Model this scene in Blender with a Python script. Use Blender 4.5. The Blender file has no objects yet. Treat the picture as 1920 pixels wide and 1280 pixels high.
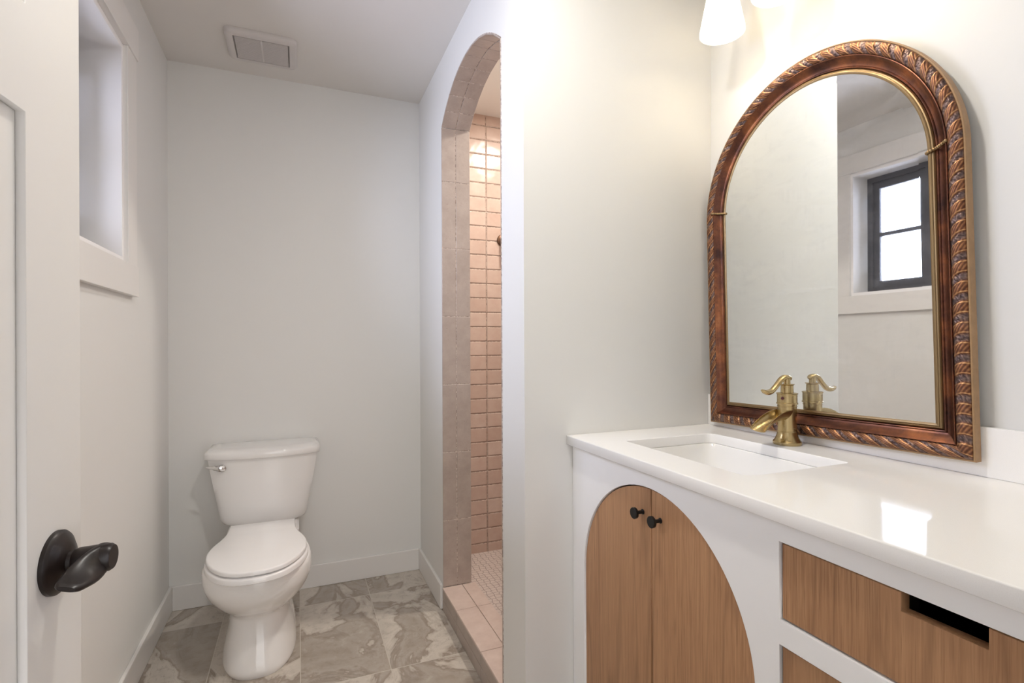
import bpy, bmesh, math, random
from mathutils import Vector, Matrix
random.seed(7)
PI = math.pi
SC = bpy.context.scene
COL = SC.collection

# ------------------------------------------------------------------ camera, world, exposure
F_PX, YAW, ROLL, CY, CAM_H = 971.14, 0.3913, -0.0042, 644.35, 1.1769
cam = bpy.data.cameras.new('camera')
cam.sensor_fit = 'HORIZONTAL'; cam.sensor_width = 36.0
cam.lens = F_PX * 36.0 / 1920.0
cam.shift_y = (CY - 640.0) / 1920.0
cam.clip_start = 0.02
cam_o = bpy.data.objects.new('camera', cam); COL.objects.link(cam_o)
_F = Vector((math.sin(YAW), math.cos(YAW), 0)); _R = Vector((math.cos(YAW), -math.sin(YAW), 0)); _U = Vector((0, 0, 1))
_c, _s = math.cos(ROLL), math.sin(ROLL)
_R2 = _c * _R + _s * _U; _U2 = -_s * _R + _c * _U
_m = Matrix.Identity(4)
for i in range(3):
    _m[i][0] = _R2[i]; _m[i][1] = _U2[i]; _m[i][2] = -_F[i]; _m[i][3] = (0, 0, CAM_H)[i]
cam_o.matrix_world = _m
SC.camera = cam_o

SC.view_settings.view_transform = 'Standard'
SC.view_settings.look = 'None'
SC.view_settings.gamma = 1.0
SC.view_settings.use_curve_mapping = False
SC.view_settings.exposure = 0.0
SC.cycles.use_denoising = True
SC.cycles.max_bounces = 14
SC.cycles.diffuse_bounces = 8
SC.cycles.glossy_bounces = 6
SC.cycles.caustics_reflective = False
SC.cycles.caustics_refractive = False

world = bpy.data.worlds.new('daylight'); SC.world = world
world.use_nodes = True
_wn = world.node_tree; _bg = _wn.nodes['Background']
# open sky on the window side (-x), dimmer neutral fill added from behind the camera (-y)
_tc = _wn.nodes.new('ShaderNodeTexCoord'); _sp = _wn.nodes.new('ShaderNodeSeparateXYZ')
_wn.links.new(_tc.outputs['Generated'], _sp.inputs[0])
_rp = _wn.nodes.new('ShaderNodeValToRGB'); _wn.links.new(_sp.outputs[0], _rp.inputs[0])
_ma = _wn.nodes.new('ShaderNodeMath'); _ma.operation = 'MULTIPLY_ADD'
_wn.links.new(_sp.outputs[1], _ma.inputs[0]); _ma.inputs[1].default_value = -0.6; _wn.links.new(_sp.outputs[0], _ma.inputs[2])
_mr = _wn.nodes.new('ShaderNodeMapRange'); _wn.links.new(_ma.outputs[0], _mr.inputs[0])
_mr.inputs['From Min'].default_value = -0.12; _mr.inputs['From Max'].default_value = 0.05
_mr.inputs['To Min'].default_value = 1.0; _mr.inputs['To Max'].default_value = 0.0
SKY, ROOM_FILL = (14.5, 15.6, 20.0, 1), (2.5, 2.5, 2.5, 1)
_mx = _wn.nodes.new('ShaderNodeMix'); _mx.data_type = 'RGBA'
_wn.links.new(_mr.outputs[0], _mx.inputs[0]); _mx.inputs[6].default_value = ROOM_FILL; _mx.inputs[7].default_value = SKY
_wn.links.new(_mx.outputs[2], _bg.inputs[0]); _bg.inputs[1].default_value = 1.0
_wn.nodes.remove(_rp)

def portal(loc, rot, w, h):
    li = bpy.data.lights.new('daylight_portal', 'AREA'); li.shape = 'RECTANGLE'; li.size = w; li.size_y = h
    li.cycles.is_portal = True
    o = bpy.data.objects.new('daylight_portal', li); o.location = loc; o.rotation_euler = rot; COL.objects.link(o)
portal((-0.74, 1.66, 1.806), (0, -PI/2, 0), .72, .81)          # outside the window, facing in
portal((0.5, -2.6, 1.22), (PI/2, 0, 0), 3.0, 2.4)              # open end of the added hall behind the camera
# added fill light above the floor between door and vanity
_li = bpy.data.lights.new('room_fill_light', 'AREA'); _li.shape = 'DISK'; _li.size = .12; _li.energy = 11.0; _li.color = (1.0, .96, .90)
_lo = bpy.data.objects.new('room_fill_light', _li); _lo.location = (.34, .90, 2.425); COL.objects.link(_lo)

# ------------------------------------------------------------------ room dimensions (metres)
XL, XS, XS2 = -0.533, 0.5915, 0.7165      # left wall, shower wall room side / shower side
YB, YP, YP2 = 2.7019, 1.3424, 1.46        # far wall, partition room side / shower side
XM, H = 1.275, 2.44                       # vanity wall, ceiling
YN = 0.02                                 # near wall (door wall), room side
XSH = 1.75                                # shower end wall
ZC = 0.909                                # counter top

# ------------------------------------------------------------------ helpers
def link(o, parent=None):
    COL.objects.link(o)
    if parent is not None:
        o.parent = parent
    return o

def meta(o, label=None, cat=None, group=None, kind=None):
    if label: o['label'] = label
    if cat: o['category'] = cat
    if group: o['group'] = group
    if kind: o['kind'] = kind
    return o

def wloc(o):
    v = Vector((0, 0, 0))
    while o is not None:
        v = v + Vector(o.location); o = o.parent
    return v

def root(name, loc, label, cat, group=None):
    o = bpy.data.objects.new(name, None); o.empty_display_size = 0.05
    o.location = loc; link(o)
    return meta(o, label, cat, group)

def obj(name, bm, mat, parent=None, origin=None, smooth=None, label=None):
    """bm holds WORLD coordinates; the mesh is stored relative to its parent / origin."""
    me = bpy.data.meshes.new(name)
    org = Vector(origin) if origin is not None else Vector((0, 0, 0))
    base = wloc(parent) if parent is not None else Vector((0, 0, 0))
    off = org if origin is not None else base
    bmesh.ops.translate(bm, verts=bm.verts, vec=-off)
    bmesh.ops.recalc_face_normals(bm, faces=bm.faces)
    bm.to_mesh(me); bm.free()
    for m in (mat if isinstance(mat, (list, tuple)) else [mat]):
        me.materials.append(m)
    if smooth is not None:
        for p in me.polygons: p.use_smooth = True
        me.set_sharp_from_angle(angle=math.radians(smooth))
    o = bpy.data.objects.new(name, me)
    link(o, parent)
    if origin is not None: o.location = org - base
    if label: o['label'] = label
    return o

def struct(name, bm, mat, **k):
    o = obj(name, bm, mat, **k); o['kind'] = 'structure'; return o

def B(): return bmesh.new()

def box(bm, lo, hi, bev=0.0, seg=2, mi=0):
    x0, y0, z0 = lo; x1, y1, z1 = hi
    vs = [bm.verts.new(p) for p in ((x0,y0,z0),(x1,y0,z0),(x1,y1,z0),(x0,y1,z0),(x0,y0,z1),(x1,y0,z1),(x1,y1,z1),(x0,y1,z1))]
    fs = [bm.faces.new([vs[i] for i in f]) for f in ((0,3,2,1),(4,5,6,7),(0,1,5,4),(1,2,6,5),(2,3,7,6),(3,0,4,7))]
    for f in fs: f.material_index = mi
    if bev > 0:
        es = list({e for f in fs for e in f.edges})
        r = bmesh.ops.bevel(bm, geom=es, offset=bev, segments=seg, profile=0.5, affect='EDGES')
        for f in r['faces']: f.material_index = mi
    return bm

def loft(bm, rings, cap0=True, cap1=True, close=True, mi=0):
    vr = [[bm.verts.new(p) for p in r] for r in rings]
    n = len(vr[0])
    for a, b in zip(vr[:-1], vr[1:]):
        for i in range(n if close else n - 1):
            j = (i + 1) % n
            f = bm.faces.new((a[i], a[j], b[j], b[i])); f.material_index = mi
    if cap0: bm.faces.new(list(reversed(vr[0]))).material_index = mi
    if cap1: bm.faces.new(vr[-1]).material_index = mi
    return vr

def basis(axis):
    a = Vector(axis).normalized()
    t = Vector((0, 0, 1)) if abs(a.z) < 0.9 else Vector((1, 0, 0))
    u = a.cross(t).normalized(); return a, u, a.cross(u)

def lathe(bm, c, axis, prof, n=40, mi=0, cap0=True, cap1=True):
    """prof: list of (distance along axis, radius)"""
    a, u, v = basis(axis); c = Vector(c)
    rings = []
    for h, r in prof:
        r = max(r, 1e-5)
        rings.append([c + a * h + u * (r * math.cos(2*PI*i/n)) + v * (r * math.sin(2*PI*i/n)) for i in range(n)])
    loft(bm, rings, cap0, cap1, mi=mi)
    return bm

def tube(bm, pts, rads, n=14, mi=0):
    """round or elliptical tube along points; rads: r or (ru, rv) per point"""
    pts = [Vector(p) for p in pts]; rings = []
    up = Vector((0, 0, 1))
    for i, p in enumerate(pts):
        t = (pts[min(i+1, len(pts)-1)] - pts[max(i-1, 0)]).normalized()
        ref = up if abs(t.dot(up)) < 0.95 else Vector((1, 0, 0))
        u = t.cross(ref).normalized(); v = u.cross(t).normalized()
        r = rads[i] if isinstance(rads, (list, tuple)) else rads
        ru, rv = r if isinstance(r, (list, tuple)) else (r, r)
        rings.append([p + u * ru * math.cos(2*PI*k/n) + v * rv * math.sin(2*PI*k/n) for k in range(n)])
    loft(bm, rings, mi=mi)
    return bm

def smooth_pts(ctrl, n=8):
    """Catmull-Rom through tuples of any size"""
    c = [ctrl[0]] + list(ctrl) + [ctrl[-1]]; out = []
    for i in range(1, len(c) - 2):
        for k in range(n):
            t = k / n
            out.append(tuple(0.5 * ((2*b) + (-a + d)*t + (2*a - 5*b + 4*d - e)*t*t + (-a + 3*b - 3*d + e)*t**3)
                             for a, b, d, e in zip(c[i-1], c[i], c[i+1], c[i+2])))
    out.append(tuple(ctrl[-1])); return out

def prism(outer, holes, depth, plane, at, bev=0.0, res=2):
    """Solid plate with holes. plane 'yz': outline (y,z), runs from x=at to x=at+depth. 'xz' -> y, 'xy' -> z."""
    cu = bpy.data.curves.new('tmp', 'CURVE'); cu.dimensions = '2D'; cu.fill_mode = 'BOTH'
    for loop in [outer] + list(holes):
        sp = cu.splines.new('POLY'); sp.points.add(len(loop) - 1)
        for p, q in zip(sp.points, loop): p.co = (q[0], q[1], 0, 1)
        sp.use_cyclic_u = True
    d = abs(depth)
    cu.extrude = d / 2 - bev
    if bev > 0:
        cu.bevel_depth = bev; cu.bevel_resolution = res; cu.offset = -bev
    o = bpy.data.objects.new('tmp', cu); COL.objects.link(o)
    dg = bpy.context.evaluated_depsgraph_get()
    me = bpy.data.meshes.new_from_object(o.evaluated_get(dg))
    bm = bmesh.new(); bm.from_mesh(me)
    bpy.data.objects.remove(o); bpy.data.curves.remove(cu); bpy.data.meshes.remove(me)
    bmesh.ops.remove_doubles(bm, verts=bm.verts, dist=1e-5)
    mid = at + depth / 2
    for v in bm.verts:
        a, b, c = v.co
        v.co = {'yz': (mid + c, a, b), 'xz': (a, mid + c, b), 'xy': (a, b, mid + c)}[plane]
    for f in bm.faces: f.material_index = 0
    return bm

def rect(a0, b0, a1, b1): return [(a0, b0), (a1, b0), (a1, b1), (a0, b1)]

def rrect(a0, b0, a1, b1, r, n=6):
    rs = r if isinstance(r, (list, tuple)) else (r,) * 4
    out = []
    for (cx, cy, a), q in zip(((a0, b0, PI), (a1, b0, 1.5*PI), (a1, b1, 0), (a0, b1, .5*PI)), rs):
        sx = 1 if cx == a0 else -1; sy = 1 if cy == b0 else -1
        for k in range(n + 1):
            t = a + .5 * PI * k / n
            out.append((cx + sx*q + q*math.cos(t), cy + sy*q + q*math.sin(t)))
    return out

# ------------------------------------------------------------------ materials
class NT:
    def __init__(s, name, rough=0.5, color=(.8,.8,.8), metal=0.0, spec=None):
        s.m = bpy.data.materials.new(name); s.m.use_nodes = True
        s.t = s.m.node_tree; s.n = s.t.nodes; s.b = s.n['Principled BSDF']
        s.b.inputs['Base Color'].default_value = (*color, 1)
        s.b.inputs['Roughness'].default_value = rough
        s.b.inputs['Metallic'].default_value = metal
        if spec is not None: s.b.inputs['Specular IOR Level'].default_value = spec
    def node(s, ty, **k):
        n = s.n.new(ty)
        for a, v in k.items():
            if a.startswith('i_'):
                key = a[2:].replace('_', ' ')
                n.inputs[key].default_value = v
            else: setattr(n, a, v)
        return n
    def l(s, a, b): s.t.links.new(a, b)
    def math(s, op, a, b=None):
        n = s.n.new('ShaderNodeMath'); n.operation = op
        for i, x in enumerate((a, b)):
            if x is None: continue
            if isinstance(x, (int, float)): n.inputs[i].default_value = x
            else: s.l(x, n.inputs[i])
        return n.outputs[0]
    def pos(s): return s.node('ShaderNodeNewGeometry').outputs['Position']
    def objc(s): return s.node('ShaderNodeTexCoord').outputs['Object']
    def mapping(s, vec, scale=(1,1,1), loc=(0,0,0), rot=(0,0,0)):
        n = s.n.new('ShaderNodeMapping'); s.l(vec, n.inputs[0])
        n.inputs['Scale'].default_value = scale; n.inputs['Location'].default_value = loc; n.inputs['Rotation'].default_value = rot
        return n.outputs[0]
    def noise(s, vec, scale, detail=4, rough=.5, dist=0.0):
        n = s.n.new('ShaderNodeTexNoise'); s.l(vec, n.inputs['Vector'])
        n.inputs['Scale'].default_value = scale; n.inputs['Detail'].default_value = detail
        n.inputs['Roughness'].default_value = rough; n.inputs['Distortion'].default_value = dist
        return n
    def ramp(s, fac, stops):
        n = s.n.new('ShaderNodeValToRGB'); s.l(fac, n.inputs[0])
        e = n.color_ramp.elements
        while len(e) < len(stops): e.new(0.5)
        for q, (p, c) in zip(e, stops):
            q.position = p; q.color = (*c, 1) if not isinstance(c, (int, float)) else (c, c, c, 1)
        return n.outputs[0]
    def mix(s, fac, a, b, mode='MIX'):
        n = s.n.new('ShaderNodeMix'); n.data_type = 'RGBA'; n.blend_type = mode
        for sock, x in ((n.inputs[0], fac), (n.inputs[6], a), (n.inputs[7], b)):
            if isinstance(x, (int, float)): sock.default_value = x
            elif isinstance(x, tuple): sock.default_value = (*x, 1)
            else: s.l(x, sock)
        return n.outputs[2]
    def bump(s, h, strength=.2, dist=.002):
        n = s.n.new('ShaderNodeBump'); s.l(h, n.inputs['Height'])
        n.inputs['Strength'].default_value = strength; n.inputs['Distance'].default_value = dist
        s.l(n.outputs[0], s.b.inputs['Normal']); return n
    def col(s, c): s.l(c, s.b.inputs['Base Color'])
    def rgh(s, c): s.l(c, s.b.inputs['Roughness'])

def paint(name, color, rough=.5, bump=.06):
    t = NT(name, rough, color)
    n = t.noise(t.pos(), 260, 3, .6)
    n2 = t.noise(t.pos(), 1.3, 2, .5)
    c = t.mix(t.math('MULTIPLY', n2.outputs[0], .05), color, tuple(x*.8 for x in color))
    t.col(c); t.bump(n.outputs[0], bump, .0006)
    return t.m

M_WALL = paint('wall_paint', (.750, .748, .730), .55)
M_CEIL = paint('ceiling_paint', (.70, .675, .645), .7, .1)
M_TRIM = paint('trim_paint', (.78, .765, .745), .35, .02)
M_DOOR = paint('door_paint', (.655, .635, .60), .35, .02)
M_JAMB = paint('window_liner_paint', (.88, .87, .88), .4, .02)
M_CAB = paint("cabinet_paint", (.89, .89, .895), .35, .02)
M_SHCEIL = paint('shower_ceiling_paint', (.66, .62, .60), .6, .05)

def mat_quartz():
    t = NT('white_quartz', .06, (.84, .83, .81), spec=.09)
    n = t.noise(t.pos(), 900, 2, .5)
    t.col(t.mix(t.ramp(n.outputs[0], [(.45, 0.), (.75, 1.)]), (.90, .89, .875), (.865, .85, .83)))
    return t.m
M_QUARTZ = mat_quartz()

def mat_ceramic(name, col=(.80, .785, .77), r=.08):
    t = NT(name, r, col); t.b.inputs['Coat Weight'].default_value = .4; t.b.inputs['Coat Roughness'].default_value = .04
    n = t.noise(t.objc(), 6, 2, .5)
    t.bump(n.outputs[0], .03, .002); return t.m
M_CERAMIC = mat_ceramic('toilet_ceramic', (.84, .83, .82)); M_SEAT = mat_ceramic('seat_plastic', (.84, .83, .83), .18)
M_BASIN = mat_ceramic('basin_ceramic', (.83, .82, .80), .1)

def mat_metal(name, col, rough, n_amt=0.05):
    t = NT(name, rough, col, 1.0)
    n = t.noise(t.mapping(t.objc(), (12, 12, 60)), 2, 3, .6)
    t.rgh(t.math('ADD', t.math('MULTIPLY', n.outputs[0], n_amt), rough - n_amt/2))
    return t.m
M_BRASS = mat_metal('brushed_brass', (.50, .385, .20), .27, .03)
M_CHROME = mat_metal('chrome', (.75, .75, .75), .08, .02)
M_BRONZE = mat_metal('bronze_metal', (.16, .09, .06), .4, .08)

def mat_blackmetal(name, col, rough, spec=.5):
    t = NT(name, rough, col, 0.0, spec)
    n = t.noise(t.objc(), 60, 3, .6)
    t.col(t.mix(n.outputs[0], tuple(c*.8 for c in col), tuple(c*1.3 for c in col)))
    t.b.inputs['Coat Weight'].default_value = .15; t.b.inputs['Coat Roughness'].default_value = .25
    return t.m
M_KNOB = mat_blackmetal('matte_black', (.006, .006, .006), .5, .3)
M_HANDLE = mat_blackmetal('oil_rubbed_bronze', (.009, .005, .004), .42, .3)
M_FRAMEBLK = mat_blackmetal('dark_window_frame', (.05, .05, .06), .45, .5)
M_DARK = mat_blackmetal('dark_void', (.01, .008, .006), .8, .1)

def mat_oak(name, seed, tint=1.0):
    t = NT(name, .5, (.3, .16, .07))
    p = t.mapping(t.pos(), (1, 1, 1), (seed, seed*1.7, seed*.6))
    fine = t.noise(t.mapping(p, (260, 260, 5)), 1.0, 5, .65)
    pores = t.noise(t.mapping(p, (520, 520, 14)), 1.0, 2, .5)
    warp = t.noise(t.mapping(p, (1, 7, .9)), 1.0, 2, .5)
    comb = t.node('ShaderNodeSeparateXYZ'); t.l(p, comb.inputs[0])
    y = t.math('ADD', t.math('MULTIPLY', comb.outputs[1], 24.0), t.math('MULTIPLY', warp.outputs[0], 14.0))
    rings = t.math('ABSOLUTE', t.math('SINE', y))
    broad = t.noise(t.mapping(p, (9, 9, .6)), 1.0, 3, .5)
    k = tint
    a = (.315*k, .152*k, .070*k); b = (.50*k, .28*k, .145*k); d = (.165*k, .072*k, .030*k)
    c = t.mix(t.ramp(fine.outputs[0], [(.3, 0.), (.7, 1.)]), a, b)
    c = t.mix(t.math('MULTIPLY', t.ramp(rings, [(.0, 1.), (.35, 0.)]), .45), c, d)
    c = t.mix(t.math('MULTIPLY', t.ramp(pores.outputs[0], [(.54, 0.), (.68, 1.)]), .45), c, d)
    c = t.mix(t.math('MULTIPLY', t.ramp(broad.outputs[0], [(.35, 0.), (.7, 1.)]), .4), c, b)
    t.col(c); t.bump(fine.outputs[0], .1, .0006)
    return t.m
M_OAK = [mat_oak('oak_door_left', 1.3), mat_oak('oak_door_right', 7.1, 1.05), mat_oak('oak_drawer_top', 3.9, .98), mat_oak('oak_drawer_low', 5.5, .9)]

def brick_uv(t, ax, ay, ox, oy, vec=None):
    s = t.node('ShaderNodeSeparateXYZ'); t.l(vec if vec is not None else t.pos(), s.inputs[0])
    c = t.node('ShaderNodeCombineXYZ')
    t.l(t.math('SUBTRACT', s.outputs[ax], ox), c.inputs[0]); t.l(t.math('SUBTRACT', s.outputs[ay], oy), c.inputs[1])
    return c.outputs[0]

def brick(t, uv, w, h, mortar, smooth=.1):
    n = t.node('ShaderNodeTexBrick'); t.l(uv, n.inputs['Vector'])
    n.offset = 0.0; n.squash = 1.0; n.offset_frequency = 1; n.squash_frequency = 1
    n.inputs['Scale'].default_value = 1.0; n.inputs['Mortar Size'].default_value = mortar
    n.inputs['Mortar Smooth'].default_value = smooth; n.inputs['Brick Width'].default_value = w
    n.inputs['Row Height'].default_value = h; n.inputs['Bias'].default_value = 0
    n.inputs['Color1'].default_value = (0, 0, 0, 1); n.inputs['Color2'].default_value = (1, 1, 1, 1); n.inputs['Mortar'].default_value = (.5, .5, .5, 1)
    return n

def mat_showertile(name, ax, ox):
    t = NT(name, .16, (.4, .3, .25))
    wob = t.noise(t.pos(), 45, 3, .6)
    uv = brick_uv(t, ax, 2, ox, 0.0)
    add = t.node('ShaderNodeVectorMath', operation='MULTIPLY_ADD')
    t.l(wob.outputs['Color'], add.inputs[0]); add.inputs[1].default_value = (.003, .003, 0); t.l(uv, add.inputs[2])
    b = brick(t, add.outputs[0], .16, .0794, .0011, .35)
    b2 = brick(t, uv, .16, .0794, .006, 1.0)
    tone = t.mix(b.outputs['Color'], (.49, .365, .305), (.58, .455, .39))
    tone = t.mix(t.ramp(t.noise(t.pos(), 18, 4, .6).outputs[0], [(.35, 0.), (.75, .5)]), tone, (.44, .30, .245))
    edge = t.noise(t.pos(), 70, 3, .7)
    g = t.mix(t.ramp(edge.outputs[0], [(.44, 0.), (.56, 1.)]), (.62, .52, .44), (.20, .13, .10))
    t.col(t.mix(b.outputs['Fac'], tone, g))
    hgt = t.math('SUBTRACT', t.math('MULTIPLY', t.noise(t.pos(), 9, 2, .5).outputs[0], .9), t.math('ADD', b2.outputs['Fac'], b.outputs['Fac']))
    t.bump(hgt, .9, .005)
    t.rgh(t.math('ADD', t.math('MULTIPLY', b.outputs['Fac'], .6), .2))
    return t.m
M_STILE_B = mat_showertile('pink_glazed_tile_far', 0, .964 - .16*6)
M_STILE_S = mat_showertile('pink_glazed_tile_side', 1, YB - .16*20)

def mat_linertile():
    t = NT('taupe_pink_tile', .35, (.33, .26, .22))
    n = t.noise(t.pos(), 14, 6, .7); n2 = t.noise(t.pos(), 160, 2, .5)
    c = t.mix(t.ramp(n.outputs[0], [(.3, 0.), (.7, 1.)]), (.35, .29, .252), (.44, .372, .328))
    c = t.mix(t.ramp(n2.outputs[0], [(.66, 0.), (.74, .5)]), c, (.25, .18, .15))
    t.col(c); t.bump(n.outputs[0], .12, .002); return t.m
M_LINER = mat_linertile()
def mat_grout(name, a, b):
    t = NT(name, .85, a)
    n = t.noise(t.pos(), 80, 3, .7)
    t.col(t.mix(t.ramp(n.outputs[0], [(.42, 0.), (.6, 1.)]), a, b)); return t.m
M_GROUT = mat_grout('liner_grout', (.66, .58, .52), (.26, .20, .17))

def mat_curbtile():
    t = NT('pink_curb_tile', .3, (.6, .43, .36))
    n = t.noise(t.pos(), 16, 6, .7)
    t.col(t.mix(t.ramp(n.outputs[0], [(.3, 0.), (.7, 1.)]), (.54, .43, .38), (.64, .53, .475)))
    t.bump(n.outputs[0], .1, .002); return t.m
M_CURB = mat_curbtile()

def mat_scale():
    t = NT('scalloped_mosaic', .45, (.5, .4, .36))
    v = t.node('ShaderNodeTexVoronoi', feature='DISTANCE_TO_EDGE'); t.l(t.mapping(t.pos(), (1, 1.15, 0)), v.inputs['Vector'])
    v.inputs['Scale'].default_value = 36; v.inputs['Randomness'].default_value = .35
    f = t.ramp(v.outputs['Distance'], [(.02, 1.), (.07, 0.)])
    n = t.noise(t.pos(), 30, 4, .6)
    c = t.mix(n.outputs[0], (.54, .465, .43), (.68, .61, .565))
    t.col(t.mix(f, c, (.27, .21, .19))); t.bump(t.math('MULTIPLY', f, -1.0), .5, .002); return t.m
M_SCALE = mat_scale()

def mat_floor():
    t = NT('marbled_floor_tile', .2, (.4, .35, .3))
    X0, Y0, W, L = -0.302 - .3045*4, 2.513 - .611*6, .3045, .611
    uv = brick_uv(t, 0, 1, X0, Y0)
    b = brick(t, uv, W, L, .0016, .1)
    s = t.node('ShaderNodeSeparateXYZ'); t.l(uv, s.inputs[0])
    ix = t.math('FLOOR', t.math('DIVIDE', s.outputs[0], W)); iy = t.math('FLOOR', t.math('DIVIDE', s.outputs[1], L))
    cmb = t.node('ShaderNodeCombineXYZ'); t.l(ix, cmb.inputs[0]); t.l(iy, cmb.inputs[1])
    wn = t.node('ShaderNodeTexWhiteNoise'); t.l(cmb.outputs[0], wn.inputs[0])
    off = t.node('ShaderNodeVectorMath', operation='MULTIPLY_ADD')
    t.l(wn.outputs['Color'], off.inputs[0]); off.inputs[1].default_value = (9, 9, 9); t.l(t.pos(), off.inputs[2])
    P = off.outputs[0]
    big = t.noise(t.mapping(P, (1.25, .85, 1), rot=(0, 0, .6)), 2.6, 7, .55, 1.2)
    fine = t.noise(P, 26, 8, .7, .4)
    c = t.ramp(big.outputs[0], [(.30, (.335, .29, .245)), (.44, (.405, .36, .31)), (.483, (.29, .245, .205)), (.497, (.46, .41, .355)), (.53, (.58, .53, .47)), (.66, (.50, .455, .40)), (.8, (.62, .57, .51))])
    # thin sediment lines following the bands
    w = t.math('MULTIPLY', big.outputs[0], 42.0)
    ln = t.math('ABSOLUTE', t.math('SINE', t.math('ADD', w, t.math('MULTIPLY', fine.outputs[0], 3.0))))
    lm = t.noise(P, 4.5, 2, .5)
    fac = t.math('MULTIPLY', t.ramp(ln, [(.0, .8), (.18, 0.)]), t.ramp(lm.outputs[0], [(.46, 0.), (.6, .7)]))
    c = t.mix(fac, c, (.26, .215, .175))
    c = t.mix(t.ramp(fine.outputs[0], [(.35, .35), (.5, 0.)]), c, (.23, .185, .15))
    c = t.mix(t.ramp(fine.outputs[0], [(.58, 0.), (.75, .4)]), c, (.62, .57, .51))
    t.col(t.mix(b.outputs['Fac'], c, (.50, .46, .40)))
    t.rgh(t.math('ADD', t.math('MULTIPLY', b.outputs['Fac'], .5), .17))
    t.bump(t.math('MULTIPLY', b.outputs['Fac'], -1.0), .3, .001)
    return t.m
M_FLOOR = mat_floor()

def mat_gilt():
    t = NT('carved_gilt', .38, (.4, .2, .1), .75)
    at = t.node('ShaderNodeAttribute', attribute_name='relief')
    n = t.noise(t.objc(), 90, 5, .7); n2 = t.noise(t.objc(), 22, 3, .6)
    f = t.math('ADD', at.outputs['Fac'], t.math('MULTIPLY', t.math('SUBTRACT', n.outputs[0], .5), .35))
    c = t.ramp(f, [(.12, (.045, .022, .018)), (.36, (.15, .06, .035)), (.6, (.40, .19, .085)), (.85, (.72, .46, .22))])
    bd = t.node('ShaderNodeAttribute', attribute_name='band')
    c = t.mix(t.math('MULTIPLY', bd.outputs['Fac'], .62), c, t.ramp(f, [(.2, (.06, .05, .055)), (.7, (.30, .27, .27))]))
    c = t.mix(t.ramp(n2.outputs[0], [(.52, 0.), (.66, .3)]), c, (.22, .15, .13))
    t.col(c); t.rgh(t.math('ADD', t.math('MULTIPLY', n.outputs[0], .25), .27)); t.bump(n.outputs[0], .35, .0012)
    return t.m
M_GILT = mat_gilt()
def mat_cove():
    t = NT('burnished_copper_leaf', .3, (.3, .1, .04), .8)
    n = t.noise(t.objc(), 14, 5, .65); n2 = t.noise(t.objc(), 120, 3, .6)
    c = t.ramp(n.outputs[0], [(.3, (.055, .026, .022)), (.48, (.15, .058, .035)), (.62, (.27, .10, .045)), (.75, (.38, .16, .07))])
    c = t.mix(t.ramp(n2.outputs[0], [(.62, 0.), (.72, .6)]), c, (.05, .02, .015))
    t.col(c); t.rgh(t.math('ADD', t.math('MULTIPLY', n2.outputs[0], .2), .22)); return t.m
M_COVE = mat_cove()
M_GOLD = mat_metal('old_gold_leaf', (.29, .20, .105), .38, .2)
M_SIDE = mat_blackmetal('gold_painted_side', (.33, .20, .10), .55, .4)

def mat_mirror():
    t = NT('smeared_mirror', .015, (.88, .90, .89), 1.0)
    n = t.noise(t.mapping(t.pos(), (1, 2.0, 5.0), rot=(.5, 0, 0)), 3.0, 5, .6, 1.2)
    n2 = t.noise(t.mapping(t.pos(), (1, 60, 8), rot=(.3, 0, 0)), 1.0, 4, .7)
    m = t.math('MULTIPLY', t.ramp(n.outputs[0], [(.45, 0.), (.75, 1.)]), t.ramp(n2.outputs[0], [(.4, .4), (.65, 1.)]))
    d = t.n.new('ShaderNodeBsdfDiffuse'); d.inputs[0].default_value = (.8, .8, .85, 1)
    mx = t.n.new('ShaderNodeMixShader'); t.l(t.math('ADD', t.math('MULTIPLY', m, .13), .02), mx.inputs[0])
    t.l(t.b.outputs[0], mx.inputs[1]); t.l(d.outputs[0], mx.inputs[2])
    t.l(mx.outputs[0], t.n['Material Output'].inputs['Surface'])
    return t.m
M_MIRROR = mat_mirror()

def mat_glass():
    t = NT('window_glass', .0, (1, 1, 1)); t.b.inputs['Transmission Weight'].default_value = 1.0; t.b.inputs['IOR'].default_value = 1.45
    tr = t.n.new('ShaderNodeBsdfTransparent'); g = t.n.new('ShaderNodeBsdfGlossy'); g.inputs['Roughness'].default_value = .01
    fr = t.n.new('ShaderNodeFresnel'); mx = t.n.new('ShaderNodeMixShader')
    t.l(fr.outputs[0], mx.inputs[0]); t.l(tr.outputs[0], mx.inputs[1]); t.l(g.outputs[0], mx.inputs[2])
    t.l(mx.outputs[0], t.n['Material Output'].inputs['Surface']); return t.m
M_GLASS = mat_glass()

def mat_shade():
    t = NT('frosted_white_glass', .3, (.95, .92, .85))
    t.b.inputs['Emission Color'].default_value = (1.0, .93, .80, 1)
    t.b.inputs['Emission Strength'].default_value = 1.1
    tl = t.n.new('ShaderNodeBsdfTranslucent'); tl.inputs[0].default_value = (.95, .9, .8, 1)
    mx = t.n.new('ShaderNodeMixShader'); mx.inputs[0].default_value = .16
    t.l(t.b.outputs[0], mx.inputs[1]); t.l(tl.outputs[0], mx.inputs[2]); t.l(mx.outputs[0], t.n['Material Output'].inputs['Surface'])
    return t.m
M_SHADE = mat_shade()
def mat_emit(name, col, s):
    t = NT(name, .5, (1, 1, 1)); t.b.inputs['Emission Color'].default_value = (*col, 1); t.b.inputs['Emission Strength'].default_value = s; return t.m
M_BULB = mat_emit('lit_bulb', (1.0, .9, .74), 4)
M_CAN = mat_emit('lit_downlight_lens', (1.0, .93, .82), 1.3)
M_VENT = paint('vent_plastic', (.62, .59, .575), .4, .0)

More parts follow.
